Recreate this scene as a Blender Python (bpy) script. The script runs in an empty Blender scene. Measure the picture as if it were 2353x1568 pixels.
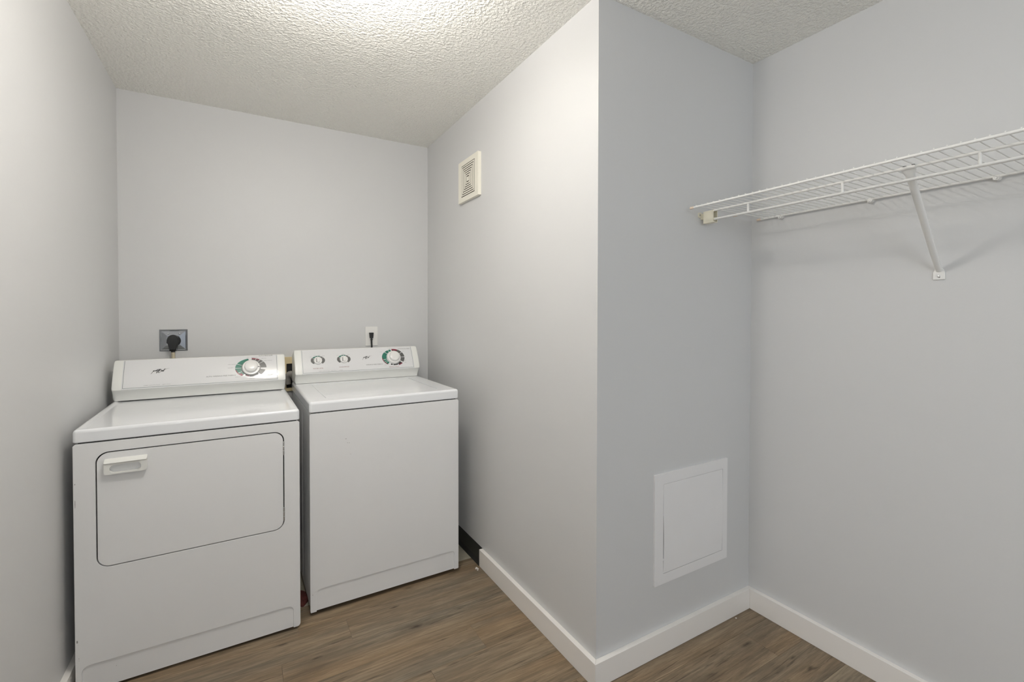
import bpy, bmesh, math, random
from mathutils import Vector, Matrix
random.seed(7)
scene = bpy.context.scene
COL = scene.collection
R = math.radians

# ------------------------------------------------------------------ camera, light, exposure
YAW, PITCH, ROLL = 0.5282735, -0.0154966, 0.0014904
EYE = Vector((0, 0, 1.3197))
fwd = Vector((math.sin(YAW), math.cos(YAW), 0)); rgt = Vector((math.cos(YAW), -math.sin(YAW), 0)); upv = Vector((0, 0, 1))
f2 = fwd * math.cos(PITCH) + upv * math.sin(PITCH); u2 = upv * math.cos(PITCH) - fwd * math.sin(PITCH)
r3 = rgt * math.cos(ROLL) + u2 * math.sin(ROLL); u3 = u2 * math.cos(ROLL) - rgt * math.sin(ROLL)
cam_data = bpy.data.cameras.new('camera')
cam = bpy.data.objects.new('camera', cam_data); COL.objects.link(cam)
m = Matrix((r3, u3, -f2)).transposed().to_4x4(); m.translation = EYE
cam.matrix_world = m
cam_data.sensor_fit = 'HORIZONTAL'; cam_data.sensor_width = 36.0
cam_data.lens = 1059.33 / 2353 * 36.0
cam_data.shift_y = -44.86 / 2353
cam_data.clip_start = 0.05; cam_data.clip_end = 50
scene.camera = cam

world = bpy.data.worlds.new('world'); scene.world = world; world.use_nodes = True
world.node_tree.nodes['Background'].inputs[0].default_value = (0.75, 0.85, 1.0, 1)
world.node_tree.nodes['Background'].inputs[1].default_value = 0.6

LX, LY = 0.240, 1.300         # ceiling light: a frosted glass bowl under the ceiling with two bulbs in it
LAMP_POWER = 295.0           # emission strength of its bulbs
BOWL_GLOW = 24.0             # and of the light scattered by its frosted glass
LAMP_COL = (1.0, 0.958, 0.91)
def fill_light(name, loc, rot, sx, sy, watts, col):
    d = bpy.data.lights.new(name, 'AREA'); d.shape = 'RECTANGLE'; d.size = sx; d.size_y = sy; d.energy = watts; d.color = col
    o = bpy.data.objects.new(name, d); COL.objects.link(o); o.location = loc; o.rotation_euler = rot
# soft fill added behind the camera, set in invented rear and left windows
fill_light('fill_rear', (0.75, -3.10, 1.62), (R(90), 0, 0), 2.0, 1.30, 9.4, (0.89, 0.945, 1.0))
fill_light('fill_left', (-0.46, -1.75, 1.72), (R(90), 0, R(-90)), 1.6, 1.10, 31.0, (0.89, 0.945, 1.0))

scene.view_settings.view_transform = 'Standard'; scene.view_settings.look = 'None'
scene.view_settings.exposure = 0.06; scene.view_settings.gamma = 1.0
scene.view_settings.use_curve_mapping = False
scene.cycles.max_bounces = 12; scene.cycles.diffuse_bounces = 8; scene.cycles.glossy_bounces = 4
scene.cycles.sample_clamp_indirect = 6.0
scene.cycles.use_denoising = True

# ------------------------------------------------------------------ room dimensions
XL, YB, XA, YC, XR, H = -0.5364, 2.9816, 1.0797, 1.2522, 1.9766, 2.44
YR = -3.2                    # rear wall, behind the camera
BT, BH = 0.0202, 0.0891      # baseboard thickness and height
DRY = dict(x=-0.5036, y=2.0930, th=0.0130, W=0.7054, zt=0.9229, zl=0.8782)
WSH = dict(x=0.2442, y=2.1508, th=0.0136, W=0.7029, zt=0.9378, zl=0.8914)

# ------------------------------------------------------------------ materials
def mat(name, col, rough=0.5, metal=0.0, spec=0.5, coat=0.0, bump=None, mottle=None, emit=None):
    M = bpy.data.materials.new(name); M.use_nodes = True
    nt = M.node_tree; b = nt.nodes['Principled BSDF']
    b.inputs['Base Color'].default_value = (*col, 1); b.inputs['Roughness'].default_value = rough
    b.inputs['Metallic'].default_value = metal; b.inputs['Specular IOR Level'].default_value = spec
    b.inputs['Coat Weight'].default_value = coat
    if emit:
        b.inputs['Emission Color'].default_value = (*emit[0], 1); b.inputs['Emission Strength'].default_value = emit[1]
    tc = nt.nodes.new('ShaderNodeTexCoord')
    if mottle:
        sc, amt = mottle
        n = nt.nodes.new('ShaderNodeTexNoise'); n.inputs['Scale'].default_value = sc; n.inputs['Detail'].default_value = 5
        nt.links.new(tc.outputs['Object'], n.inputs['Vector'])
        mx = nt.nodes.new('ShaderNodeMix'); mx.data_type = 'RGBA'
        mx.inputs['A'].default_value = (*[c * (1 - amt) for c in col], 1)
        mx.inputs['B'].default_value = (*[min(1, c * (1 + amt)) for c in col], 1)
        nt.links.new(n.outputs['Fac'], mx.inputs['Factor']); nt.links.new(mx.outputs['Result'], b.inputs['Base Color'])
    if bump:
        sc, st, dist = bump
        n = nt.nodes.new('ShaderNodeTexNoise'); n.inputs['Scale'].default_value = sc; n.inputs['Detail'].default_value = 3
        nt.links.new(tc.outputs['Object'], n.inputs['Vector'])
        bp = nt.nodes.new('ShaderNodeBump'); bp.inputs['Strength'].default_value = st; bp.inputs['Distance'].default_value = dist
        nt.links.new(n.outputs['Fac'], bp.inputs['Height']); nt.links.new(bp.outputs['Normal'], b.inputs['Normal'])
    return M

PAINT = mat('wall_paint', (0.655, 0.656, 0.655), 0.45, spec=0.3, bump=(140, 0.08, 0.002), mottle=(1.3, 0.012))
CEIL = mat('ceiling_texture', (0.92, 0.91, 0.86), 0.9, spec=0.1)
def ceiling_nodes():
    nt = CEIL.node_tree; b = nt.nodes['Principled BSDF']
    tc = nt.nodes.new('ShaderNodeTexCoord')
    v = nt.nodes.new('ShaderNodeTexNoise'); v.inputs['Scale'].default_value = 88; v.inputs['Detail'].default_value = 2.5
    v.inputs['Roughness'].default_value = 0.55; v.inputs['Distortion'].default_value = 0.15
    r = nt.nodes.new('ShaderNodeValToRGB'); r.color_ramp.elements[0].position = 0.36; r.color_ramp.elements[1].position = 0.70
    bp = nt.nodes.new('ShaderNodeBump'); bp.inputs['Strength'].default_value = 0.8; bp.inputs['Distance'].default_value = 0.006
    nt.links.new(tc.outputs['Object'], v.inputs['Vector']); nt.links.new(v.outputs['Fac'], r.inputs['Fac'])
    nt.links.new(r.outputs['Color'], bp.inputs['Height']); nt.links.new(bp.outputs['Normal'], b.inputs['Normal'])
ceiling_nodes()
PANELM = mat('white_panel_plastic', (0.83, 0.82, 0.82), 0.4, mottle=(9, 0.02))
TRIM = mat('white_trim_paint', (0.88, 0.85, 0.815), 0.35, spec=0.4, bump=(60, 0.05, 0.002))
ENAMEL = mat('white_enamel', (0.80, 0.80, 0.80), 0.34, spec=0.45, mottle=(3.0, 0.012))
ENAMEL_TOP = mat('glossy_white_enamel', (0.85, 0.865, 0.885), 0.10, spec=0.5, mottle=(3.0, 0.008))
PLASTIC = mat('white_plastic', (0.80, 0.80, 0.765), 0.28, spec=0.5)
OVERLAY = mat('control_overlay', (0.745, 0.745, 0.75), 0.035, spec=0.55)
KNOB = mat('knob_plastic', (0.82, 0.81, 0.79), 0.18, spec=0.5)
CREAM = mat('cream_plastic', (0.80, 0.76, 0.62), 0.4)
CREAM_D = mat('yellowed_plastic', (0.72, 0.60, 0.36), 0.45)
VENTM = mat('aged_white_plastic', (0.86, 0.83, 0.73), 0.4)
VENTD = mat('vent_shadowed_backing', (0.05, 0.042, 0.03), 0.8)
DARK = mat('dark_gap', (0.02, 0.02, 0.02), 0.8)  # near-black, paints the shade inside gaps and recesses; also the hook tips
BLACK = mat('black_rubber', (0.012, 0.012, 0.012), 0.42)
VBASE = mat('black_vinyl_base', (0.026, 0.025, 0.023), 0.32)
CHROME = mat('chrome_plate', (0.36, 0.375, 0.40), 0.18, metal=1.0)
STEEL = mat('screw_steel', (0.6, 0.6, 0.6), 0.25, metal=1.0)
WHITEP = mat('white_outlet_plastic', (0.83, 0.82, 0.79), 0.3)
WIRE = mat('white_vinyl_wire', (0.84, 0.835, 0.81), 0.35)
CAPM = mat('tan_rubber_cap', (0.78, 0.64, 0.52), 0.5)
HOSE = mat('grey_hose', (0.33, 0.31, 0.28), 0.55)
CONDUIT = mat('tan_cord', (0.55, 0.49, 0.36), 0.5)
RED = mat('dark_red_cloth', (0.13, 0.032, 0.028), 0.8, mottle=(40, 0.5))
P_GREEN = mat('print_green', (0.018, 0.16, 0.11), 0.3)
P_GREY = mat('print_grey', (0.11, 0.11, 0.105), 0.3)
P_RED = mat('print_red', (0.22, 0.02, 0.045), 0.3)
P_BLACK = mat('print_black', (0.02, 0.02, 0.02), 0.3)
P_LINE = mat('print_line', (0.17, 0.22, 0.20), 0.3)
P_SOFT = mat('print_soft_grey', (0.30, 0.30, 0.30), 0.3)
P_BROWN = mat('print_brown', (0.28, 0.12, 0.11), 0.3)
GLOW = mat('lit_bulb', (0.9, 0.9, 0.88), 0.3, emit=(LAMP_COL, LAMP_POWER))
GLASSB = mat('frosted_glass', (0.9, 0.9, 0.88), 0.3, emit=(LAMP_COL, BOWL_GLOW))
def glass_nodes():
    nt = GLASSB.node_tree; tr = nt.nodes.new('ShaderNodeBsdfTransparent'); mx = nt.nodes.new('ShaderNodeMixShader'); mx.inputs[0].default_value = 0.36
    nt.links.new(tr.outputs[0], mx.inputs[1]); nt.links.new(nt.nodes['Principled BSDF'].outputs[0], mx.inputs[2])
    nt.links.new(mx.outputs[0], nt.nodes['Material Output'].inputs[0])
glass_nodes()
VINYL = mat('old_sheet_vinyl', (0.46, 0.43, 0.34), 0.4, mottle=(55, 0.22))
SCUFF = mat('grey_scuff', (0.30, 0.29, 0.28), 0.5)
SCW = ((0.1512, 0.7601, 0.0050, 0.0012), (0.1580, 0.7415, 0.0035, 0.0008), (0.1661, 0.7403, 0.0022, 0.0011), (0.1716, 0.6883, 0.0020, 0.0009), (0.0105, 0.0960, 0.0009, 0.0032))
SCD = ((0.0062, 0.7385, 0.0014, 0.0028), (0.0060, 0.6715, 0.0010, 0.0170), (0.0070, 0.1957, 0.0024, 0.0060), (0.0110, 0.1372, 0.0010, 0.0018), (0.0112, 0.1300, 0.0009, 0.0012), (0.1090, 0.0755, 0.0010, 0.0010))
CRUMB = mat('white_plaster', (0.8, 0.78, 0.74), 0.9)
SUB = mat('subfloor', (0.05, 0.04, 0.03), 0.9)

WOOD = bpy.data.materials.new('oak_plank'); WOOD.use_nodes = True
def wood_nodes():
    nt = WOOD.node_tree; N = nt.nodes; L = nt.links; b = N['Principled BSDF']
    def math_(op, a, c=None):
        n = N.new('ShaderNodeMath'); n.operation = op
        for i, v in enumerate((a, c)):
            if v is None: continue
            if isinstance(v, (int, float)): n.inputs[i].default_value = v
            else: L.new(v, n.inputs[i])
        return n.outputs[0]
    geo = N.new('ShaderNodeNewGeometry'); oi = N.new('ShaderNodeObjectInfo')
    off = N.new('ShaderNodeVectorMath'); off.operation = 'SCALE'; off.inputs[0].default_value = (37.0, 11.0, 5.0)
    L.new(oi.outputs['Random'], off.inputs['Scale'])
    add = N.new('ShaderNodeVectorMath'); add.operation = 'ADD'
    L.new(geo.outputs['Position'], add.inputs[0]); L.new(off.outputs[0], add.inputs[1])
    def noise(scale, det, rough, vec=(1, 1, 1), dist=0.0):
        mp = N.new('ShaderNodeMapping'); mp.inputs['Scale'].default_value = vec; L.new(add.outputs[0], mp.inputs['Vector'])
        n = N.new('ShaderNodeTexNoise'); n.inputs['Scale'].default_value = scale; n.inputs['Detail'].default_value = det
        n.inputs['Roughness'].default_value = rough; n.inputs['Distortion'].default_value = dist
        L.new(mp.outputs[0], n.inputs['Vector']); return n.outputs['Fac']
    broad = noise(2.6, 4, 0.6, (0.7, 5.0, 1), 0.8)
    mid = noise(6.0, 6, 0.70, (0.50, 8.5, 1), 1.2)
    fine = noise(15.0, 9, 0.82, (0.55, 11.0, 1), 0.7)
    ramp = N.new('ShaderNodeValToRGB'); e = ramp.color_ramp.elements
    e[0].position = 0.33; e[0].color = (0.080, 0.060, 0.040, 1); e[1].position = 0.66; e[1].color = (0.40, 0.315, 0.215, 1)
    x = e.new(0.5); x.color = (0.215, 0.164, 0.110, 1)
    s = math_('ADD', math_('MULTIPLY', broad, 0.30), math_('ADD', math_('MULTIPLY', mid, 0.36), math_('MULTIPLY', fine, 0.34)))
    L.new(s, ramp.inputs['Fac'])
    # greyish to brownish drift between and within planks
    hue = N.new('ShaderNodeMix'); hue.data_type = 'RGBA'; hue.blend_type = 'MULTIPLY'
    hue.inputs['Factor'].default_value = 1.0
    tint = N.new('ShaderNodeValToRGB'); te = tint.color_ramp.elements
    te[0].position = 0.3; te[0].color = (0.92, 0.99, 1.06, 1); te[1].position = 0.7; te[1].color = (1.06, 0.97, 0.86, 1)
    L.new(noise(1.6, 2, 0.5, (0.6, 5.0, 1)), tint.inputs['Fac'])
    L.new(ramp.outputs['Color'], hue.inputs['A']); L.new(tint.outputs['Color'], hue.inputs['B'])
    # dark thin cracks along the grain
    crk = N.new('ShaderNodeValToRGB'); ce = crk.color_ramp.elements
    ce[0].position = 0.58; ce[0].color = (1, 1, 1, 1); ce[1].position = 0.70; ce[1].color = (0.36, 0.33, 0.30, 1)
    L.new(noise(5.0, 5, 0.62, (0.62, 11.0, 1), 1.1), crk.inputs['Fac'])
    m2 = N.new('ShaderNodeMix'); m2.data_type = 'RGBA'; m2.blend_type = 'MULTIPLY'; m2.inputs['Factor'].default_value = 1.0
    L.new(hue.outputs['Result'], m2.inputs['A']); L.new(crk.outputs['Color'], m2.inputs['B'])
    # knots
    tot = None
    sep = N.new('ShaderNodeSeparateXYZ'); L.new(geo.outputs['Position'], sep.inputs[0])
    wob = noise(30, 2, 0.5)
    for kx, ky, ka, kb in KNOTS:
        dx = math_('DIVIDE', math_('SUBTRACT', sep.outputs[0], kx), ka); dy = math_('DIVIDE', math_('SUBTRACT', sep.outputs[1], ky), kb)
        d = math_('SQRT', math_('ADD', math_('MULTIPLY', dx, dx), math_('MULTIPLY', dy, dy)))
        d = math_('ADD', d, math_('MULTIPLY', wob, 1.1))
        tot = d if tot is None else math_('MINIMUM', tot, d)
    kr = N.new('ShaderNodeValToRGB'); ke = kr.color_ramp.elements
    ke[0].position = 0.34; ke[0].color = (0.34, 0.32, 0.29, 1); ke[1].position = 0.80; ke[1].color = (1, 1, 1, 1)
    L.new(math_('MULTIPLY', tot, 0.55), kr.inputs['Fac'])
    m3 = N.new('ShaderNodeMix'); m3.data_type = 'RGBA'; m3.blend_type = 'MULTIPLY'; m3.inputs['Factor'].default_value = 1.0
    L.new(m2.outputs['Result'], m3.inputs['A']); L.new(kr.outputs['Color'], m3.inputs['B'])
    L.new(m3.outputs['Result'], b.inputs['Base Color'])
    b.inputs['Roughness'].default_value = 0.48; b.inputs['Specular IOR Level'].default_value = 0.35
    bp = N.new('ShaderNodeBump'); bp.inputs['Strength'].default_value = 0.12; bp.inputs['Distance'].default_value = 0.002
    L.new(fine, bp.inputs['Height']); L.new(bp.outputs['Normal'], b.inputs['Normal'])
KNOTS = [(0.679, 2.150, 0.035, 0.012), (0.624, 1.868, 0.045, 0.014), (0.690, 1.737, 0.06, 0.007), (0.577, 2.041, 0.03, 0.008),
         (0.121, 2.032, 0.07, 0.009), (0.235, 1.886, 0.03, 0.008), (1.734, 1.101, 0.04, 0.011), (1.820, 0.908, 0.03, 0.010), (1.816, 0.969, 0.03, 0.007)]
wood_nodes()

# ------------------------------------------------------------------ helpers
def finish(name, bm, mats, parent=None, smooth=35, loc=None):
    bmesh.ops.remove_doubles(bm, verts=bm.verts, dist=1e-6)
    bmesh.ops.recalc_face_normals(bm, faces=bm.faces)
    me = bpy.data.meshes.new(name); bm.to_mesh(me); bm.free()
    for mm in (mats if isinstance(mats, (list, tuple)) else [mats]): me.materials.append(mm)
    if smooth:
        me.polygons.foreach_set('use_smooth', [True] * len(me.polygons)); me.set_sharp_from_angle(angle=R(smooth))
    o = bpy.data.objects.new(name, me); COL.objects.link(o)
    if smooth:
        w = o.modifiers.new('face_weighted_normals', 'WEIGHTED_NORMAL'); w.keep_sharp = True; w.weight = 100; w.mode = 'FACE_AREA'
    if parent: o.parent = parent
    if loc: o.location = loc
    return o
def thing(name, label, cat, loc=(0, 0, 0), rotz=0, group=None):
    o = bpy.data.objects.new(name, None); COL.objects.link(o); o.empty_display_size = 0.05
    o.location = loc; o.rotation_euler = (0, 0, rotz); o['label'] = label; o['category'] = cat
    if group: o['group'] = group
    return o
def tag(o, label, cat, kind=None):
    o['label'] = label; o['category'] = cat
    if kind: o['kind'] = kind
    return o
def struct(o, label, cat): return tag(o, label, cat, 'structure')
def B(): return bmesh.new()
def box(bm, a, b):
    vs = [bm.verts.new((x, y, z)) for x in (a[0], b[0]) for y in (a[1], b[1]) for z in (a[2], b[2])]
    fs = []
    for q in ((0, 1, 3, 2), (4, 6, 7, 5), (0, 4, 5, 1), (2, 3, 7, 6), (0, 2, 6, 4), (1, 5, 7, 3)):
        fs.append(bm.faces.new([vs[i] for i in q]))
    return vs, fs
def bev(bm, w, seg=2, ang=35):
    bmesh.ops.recalc_face_normals(bm, faces=bm.faces)
    es = [e for e in bm.edges if len(e.link_faces) == 2 and e.calc_face_angle(0) > R(ang)]
    bmesh.ops.bevel(bm, geom=es, offset=w, segments=seg, profile=0.5, affect='EDGES', clamp_overlap=True)
def rrect(x0, y0, x1, y1, r, seg=6):
    rs = r if isinstance(r, (list, tuple)) else [r] * 4          # bl, br, tr, tl
    out = []
    for (cx, cy, a0), rr in zip(((x0, y0, 180), (x1, y0, 270), (x1, y1, 0), (x0, y1, 90)), rs):
        sx = 1 if cx == x0 else -1; sy = 1 if cy == y0 else -1
        if rr <= 1e-6: out.append((cx, cy)); continue
        for k in range(seg + 1):
            t = R(a0 + 90 * k / seg); out.append((cx + sx * rr + rr * math.cos(t), cy + sy * rr + rr * math.sin(t)))
    return out
def loft(bm, rings, cap0=True, cap1=True, closed=True):
    R_ = [[bm.verts.new(p) for p in ring] for ring in rings]
    n = len(R_[0])
    for A, C in zip(R_, R_[1:]):
        for i in range(n if closed else n - 1):
            j = (i + 1) % n; bm.faces.new((A[i], A[j], C[j], C[i]))
    if cap0: bm.faces.new(R_[0][::-1])
    if cap1: bm.faces.new(R_[-1])
    return R_
def plate(bm, outline, holes, d0, d1, fn):
    """flat plate with holes: outline and holes in 2D, thickness from d0 to d1; fn(u, v, d) gives the 3D point."""
    edges = []; loops = []
    for lp in [outline] + list(holes):
        vs = [bm.verts.new(fn(u, v, d0)) for u, v in lp]; loops.append((lp, vs))
        edges += [bm.edges.new((vs[i], vs[(i + 1) % len(vs)])) for i in range(len(vs))]
    res = bmesh.ops.triangle_fill(bm, use_beauty=True, use_dissolve=False, edges=edges)
    faces = [g for g in res['geom'] if isinstance(g, bmesh.types.BMFace)]
    tw = {}
    for lp, vs in loops:
        for (u, v), q in zip(lp, vs): tw[q] = bm.verts.new(fn(u, v, d1))
    for fc in faces: bm.faces.new([tw[q] for q in fc.verts][::-1])
    for lp, vs in loops:
        n = len(vs)
        for i in range(n):
            j = (i + 1) % n; bm.faces.new((vs[i], vs[j], tw[vs[j]], tw[vs[i]]))
def tube(bm, pts, r, seg=8, caps=True):
    pts = [Vector(p) for p in pts]; rings = []; prev = None
    for i, p in enumerate(pts):
        t = (pts[min(i + 1, len(pts) - 1)] - pts[max(i - 1, 0)]).normalized()
        ref = prev if prev is not None else (Vector((0, 0, 1)) if abs(t.z) < 0.9 else Vector((1, 0, 0)))
        s = t.cross(ref).normalized(); q = s.cross(t).normalized(); prev = q
        rr = r[i] if isinstance(r, (list, tuple)) else r
        rings.append([p + (s * math.cos(2 * math.pi * k / seg) + q * math.sin(2 * math.pi * k / seg)) * rr for k in range(seg)])
    loft(bm, rings, caps, caps)
def spline(pts, n=8):
    pts = [Vector(p) for p in pts]; out = []
    for i in range(len(pts) - 1):
        p0 = pts[max(i - 1, 0)]; p1 = pts[i]; p2 = pts[i + 1]; p3 = pts[min(i + 2, len(pts) - 1)]
        for k in range(n):
            t = k / n
            out.append(0.5 * ((2 * p1) + (p2 - p0) * t + (2 * p0 - 5 * p1 + 4 * p2 - p3) * t * t + (3 * p1 - p0 - 3 * p2 + p3) * t ** 3))
    out.append(pts[-1]); return out
def lathe(bm, prof, fn, seg=32):
    """prof: (radius, height); fn(x, y, h) -> 3D"""
    rings = [[fn(r * math.cos(2 * math.pi * k / seg), r * math.sin(2 * math.pi * k / seg), h) for k in range(seg)] for r, h in prof]
    loft(bm, rings, True, True)
def prism(bm, poly, z0, z1):
    loft(bm, [[(x, y, z0) for x, y in poly], [(x, y, z1) for x, y in poly]])

# ------------------------------------------------------------------ the room
WT = 0.1
bm = B(); prism(bm, [(XL, YB), (XA, YB), (XA + WT, YB + WT), (XL - WT, YB + WT)], 0, H)
struct(finish('wall_back', bm, PAINT, smooth=0), 'light grey wall behind the washer and dryer, with two outlets', 'wall')
LY0, LY1, LZ0, LZ1 = -2.56, -0.94, 1.16, 2.28  # opening added in the left wall for the fill light
bm = B(); plate(bm, [(YR - WT, 0), (YB + WT, 0), (YB + WT, H), (YR - WT, H)], [[(LY0, LZ0), (LY1, LZ0), (LY1, LZ1), (LY0, LZ1)]], XL, XL - WT, lambda u, v, d: (d, u, v))
struct(finish('wall_left', bm, PAINT, smooth=0), 'light grey wall close beside the dryer', 'wall')
bm = B(); prism(bm, [(XA, YC), (XA, YB), (XA + WT, YB + WT), (XA + WT, YC + WT)], 0, H)
struct(finish('wall_inner', bm, PAINT, smooth=0), 'light grey wall beside the washer with the square vent', 'wall')
bm = B(); prism(bm, [(XA, YC), (XA + WT, YC + WT), (XR + WT, YC + WT), (XR, YC)], 0, H)
struct(finish('wall_front', bm, PAINT, smooth=0), 'shaded grey wall with the white access panel low down', 'wall')
bm = B(); prism(bm, [(XR, YC), (XR + WT, YC + WT), (XR + WT, YR - WT), (XR, YR)], 0, H)
struct(finish('wall_right', bm, PAINT, smooth=0), 'light grey wall carrying the white wire shelf', 'wall')
# rear wall behind the camera with an opening added for the fill light
WX0, WX1, WZ0, WZ1 = -0.27, 1.77, 0.96, 2.28
bm = B(); plate(bm, [(XL - WT, 0), (XR + WT, 0), (XR + WT, H), (XL - WT, H)], [[(WX0, WZ0), (WX1, WZ0), (WX1, WZ1), (WX0, WZ1)]], YR, YR - WT, lambda u, v, d: (u, d, v))
struct(finish('wall_rear', bm, PAINT, smooth=0), 'light grey wall behind the viewer with an opening added for the fill light', 'wall')
wf = B(); plate(wf, [(WX0 - .06, WZ0 - .06), (WX1 + .06, WZ0 - .06), (WX1 + .06, WZ1 + .06), (WX0 - .06, WZ1 + .06)], [[(WX0 + .01, WZ0 + .01), (WX1 - .01, WZ0 + .01), (WX1 - .01, WZ1 - .01), (WX0 + .01, WZ1 - .01)]], YR - .02, YR + .02, lambda u, v, d: (u, d, v))
struct(finish('added_window_1', wf, TRIM, smooth=0), 'added white window frame round the fill light in the wall behind the viewer', 'window')  # invented window frame, houses the rear fill light
wf = B(); plate(wf, [(LY0 - .06, LZ0 - .06), (LY1 + .06, LZ0 - .06), (LY1 + .06, LZ1 + .06), (LY0 - .06, LZ1 + .06)], [[(LY0 + .01, LZ0 + .01), (LY1 - .01, LZ0 + .01), (LY1 - .01, LZ1 - .01), (LY0 + .01, LZ1 - .01)]], XL + .02, XL - .02, lambda u, v, d: (d, u, v))
struct(finish('added_window_2', wf, TRIM, smooth=0), 'added white window frame round the fill light in the left wall behind the viewer', 'window')  # invented window frame, houses the left fill light
bm = B(); box(bm, (XL - WT, YR - WT, H), (XR + WT, YB + WT, H + 0.08))
struct(finish('ceiling', bm, CEIL, smooth=0), 'off-white ceiling with a knobbly sprayed texture', 'ceiling')

# floor: subfloor with planks and the strip of old sheet vinyl under the machines
bm = B(); box(bm, (XL - WT, YR - WT, -0.06), (XR + WT, YB + WT, -0.0065))
floor = struct(finish('floor', bm, SUB, smooth=0), 'grey-brown oak plank floor', 'floor')
FY1 = 2.2500
bm = B(); box(bm, (XL, FY1 + 0.001, -0.0065), (XA, YB, -0.002)); vin = finish('vinyl_sheet', bm, VINYL, floor, smooth=0)
vin['label'] = 'old speckled beige sheet vinyl under the machines'
PW, PL = 0.152, 1.22
JOINT = {0: 0.825, -1: 0.593, 1: 0.117, 2: 0.376}
k0 = math.floor((YR - 1.61) / PW)
def plank(x0, x1, y0, y1):
    g = 0.0002; bm = B(); cx, cy = (x0 + x1) / 2, (y0 + y1) / 2
    hx, hy = (x1 - x0) / 2 - g, (y1 - y0) / 2 - g; c = 0.0005
    lo = [(-hx, -hy), (hx, -hy), (hx, hy), (-hx, hy)]; hi = [(-hx + c, -hy + c), (hx - c, -hy + c), (hx - c, hy - c), (-hx + c, hy - c)]
    loft(bm, [[(x, y, -0.0065) for x, y in lo], [(x, y, -0.0006) for x, y in lo], [(x, y, 0) for x, y in hi]])
    finish('plank', bm, WOOD, floor, smooth=0, loc=(cx, cy, 0))
k = k0
while 1.61 + k * PW < FY1:
    y0 = max(1.61 + k * PW, YR); y1 = min(y0 + PW if 1.61 + k * PW >= YR else 1.61 + (k + 1) * PW, FY1)
    xe = XA if y0 >= YC else XR
    j = JOINT.get(k, (k * 0.47) % PL)
    xs = [XL] + [x for x in (j + n * PL for n in range(-4, 5)) if XL + 0.05 < x < xe - 0.05] + [xe]
    for a, b in zip(xs, xs[1:]): plank(a, b, y0, y1)
    k += 1

# baseboards
def baseboard(name, poly, label, mtl=TRIM, h=BH, lipped=False):
    bm = B(); prism(bm, poly, 0.0004, h)
    if not lipped: bev(bm, 0.0015, 2)
    struct(finish(name, bm, mtl), label, 'baseboard'); return
YS = 2.1535
baseboard('baseboard_inner', [(XA, YS), (XA - BT, YS), (XA - BT, YC - BT), (XA, YC)], 'white baseboard along the wall beside the washer, ending before it')
baseboard('baseboard_front', [(XA, YC), (XA - BT, YC - BT), (XR - BT, YC - BT), (XR, YC)], 'white baseboard under the access panel')
baseboard('baseboard_right', [(XR, YC), (XR - BT, YC - BT), (XR - BT, YR + BT), (XR, YR)], 'white baseboard along the wall below the wire shelf')
baseboard('baseboard_left', [(XL, YB), (XL + BT, YB), (XL + BT, YR + BT), (XL, YR)], 'white baseboard running behind the dryer')
baseboard('baseboard_rear', [(XL, YR), (XL + BT, YR + BT), (XR - BT, YR + BT), (XR, YR)], 'white baseboard below the added window behind the viewer')
bm = B()   # black cove base: thin band with a flared toe
prof = [(0.0, 0.0, ), (0.021, 0.0), (0.0200, 0.0025), (0.011, 0.010), (0.005, 0.02), (0.004, 0.087), (0.0, 0.089)]
loft(bm, [[(XA - d, y, z + 0.0003) for d, z in prof] for y in (YS + 0.001, YB)])
struct(finish('baseboard_cove', bm, VBASE, smooth=40), 'black vinyl cove base on the wall beside the washer', 'baseboard')
bm = B(); loft(bm, [[(x, YB - d, z + 0.0003) for d, z in prof] for x in (XL + BT, XA - 0.017)])
struct(finish('baseboard_back', bm, VBASE, smooth=40), 'black vinyl cove base behind the machines', 'baseboard')

# ------------------------------------------------------------------ laundry machines
# console face: gentle convex arc from (b0, z0) to (b1, z1)
FB0, FZ0, FB1, FZ1 = 0.566, 0.059, 0.631, 0.1795
def arc_face():
    ch = math.hypot(FB1 - FB0, FZ1 - FZ0); mid = math.atan2(FB1 - FB0, FZ1 - FZ0); half = R(6.0)
    rad = ch / 2 / math.sin(half)
    return ch, mid, half, rad
FCH, FMID, FHALF, FRAD = arc_face(); FLEN = 2 * FHALF * FRAD
def face_bz(s):
    """point and outward normal (b, dz) of the console face at arc length s from the panel's lower edge"""
    t0 = FMID - FHALF; t = t0 + s / FRAD
    b = FB0 + FRAD * (math.cos(t0) - math.cos(t)); z = FZ0 + FRAD * (math.sin(t) - math.sin(t0))
    return b, z, -math.cos(t), math.sin(t)
def face_fn(zt):
    def fn(a, s, off):
        b, z, nb, nz = face_bz(s); return (a, b + nb * off, zt + z + nz * off)
    return fn
def console_profile():
    p = [(0.598, 0.0015), (0.592, 0.020), (0.580, 0.040), (0.570, 0.050), (0.5655, 0.0545)]
    for k in range(9):
        b, z, _, _ = face_bz(FLEN * k / 8); p.append((b, z))
    p += [(0.634, 0.1815), (0.640, 0.1825), (0.648, 0.1820), (0.735, 0.150), (0.735, 0.0015)]
    return p
def mesh_of_text(body, size):
    cu = bpy.data.curves.new('lettering', 'FONT'); cu.body = body; cu.size = 1.0; cu.resolution_u = 2
    o = bpy.data.objects.new('lettering', cu); me = bpy.data.meshes.new_from_object(o)
    pts = [tuple(v.co[:2]) for v in me.vertices]; fs = [tuple(p.vertices) for p in me.polygons]
    bpy.data.objects.remove(o); bpy.data.curves.remove(cu); bpy.data.meshes.remove(me)
    return pts, fs
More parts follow.
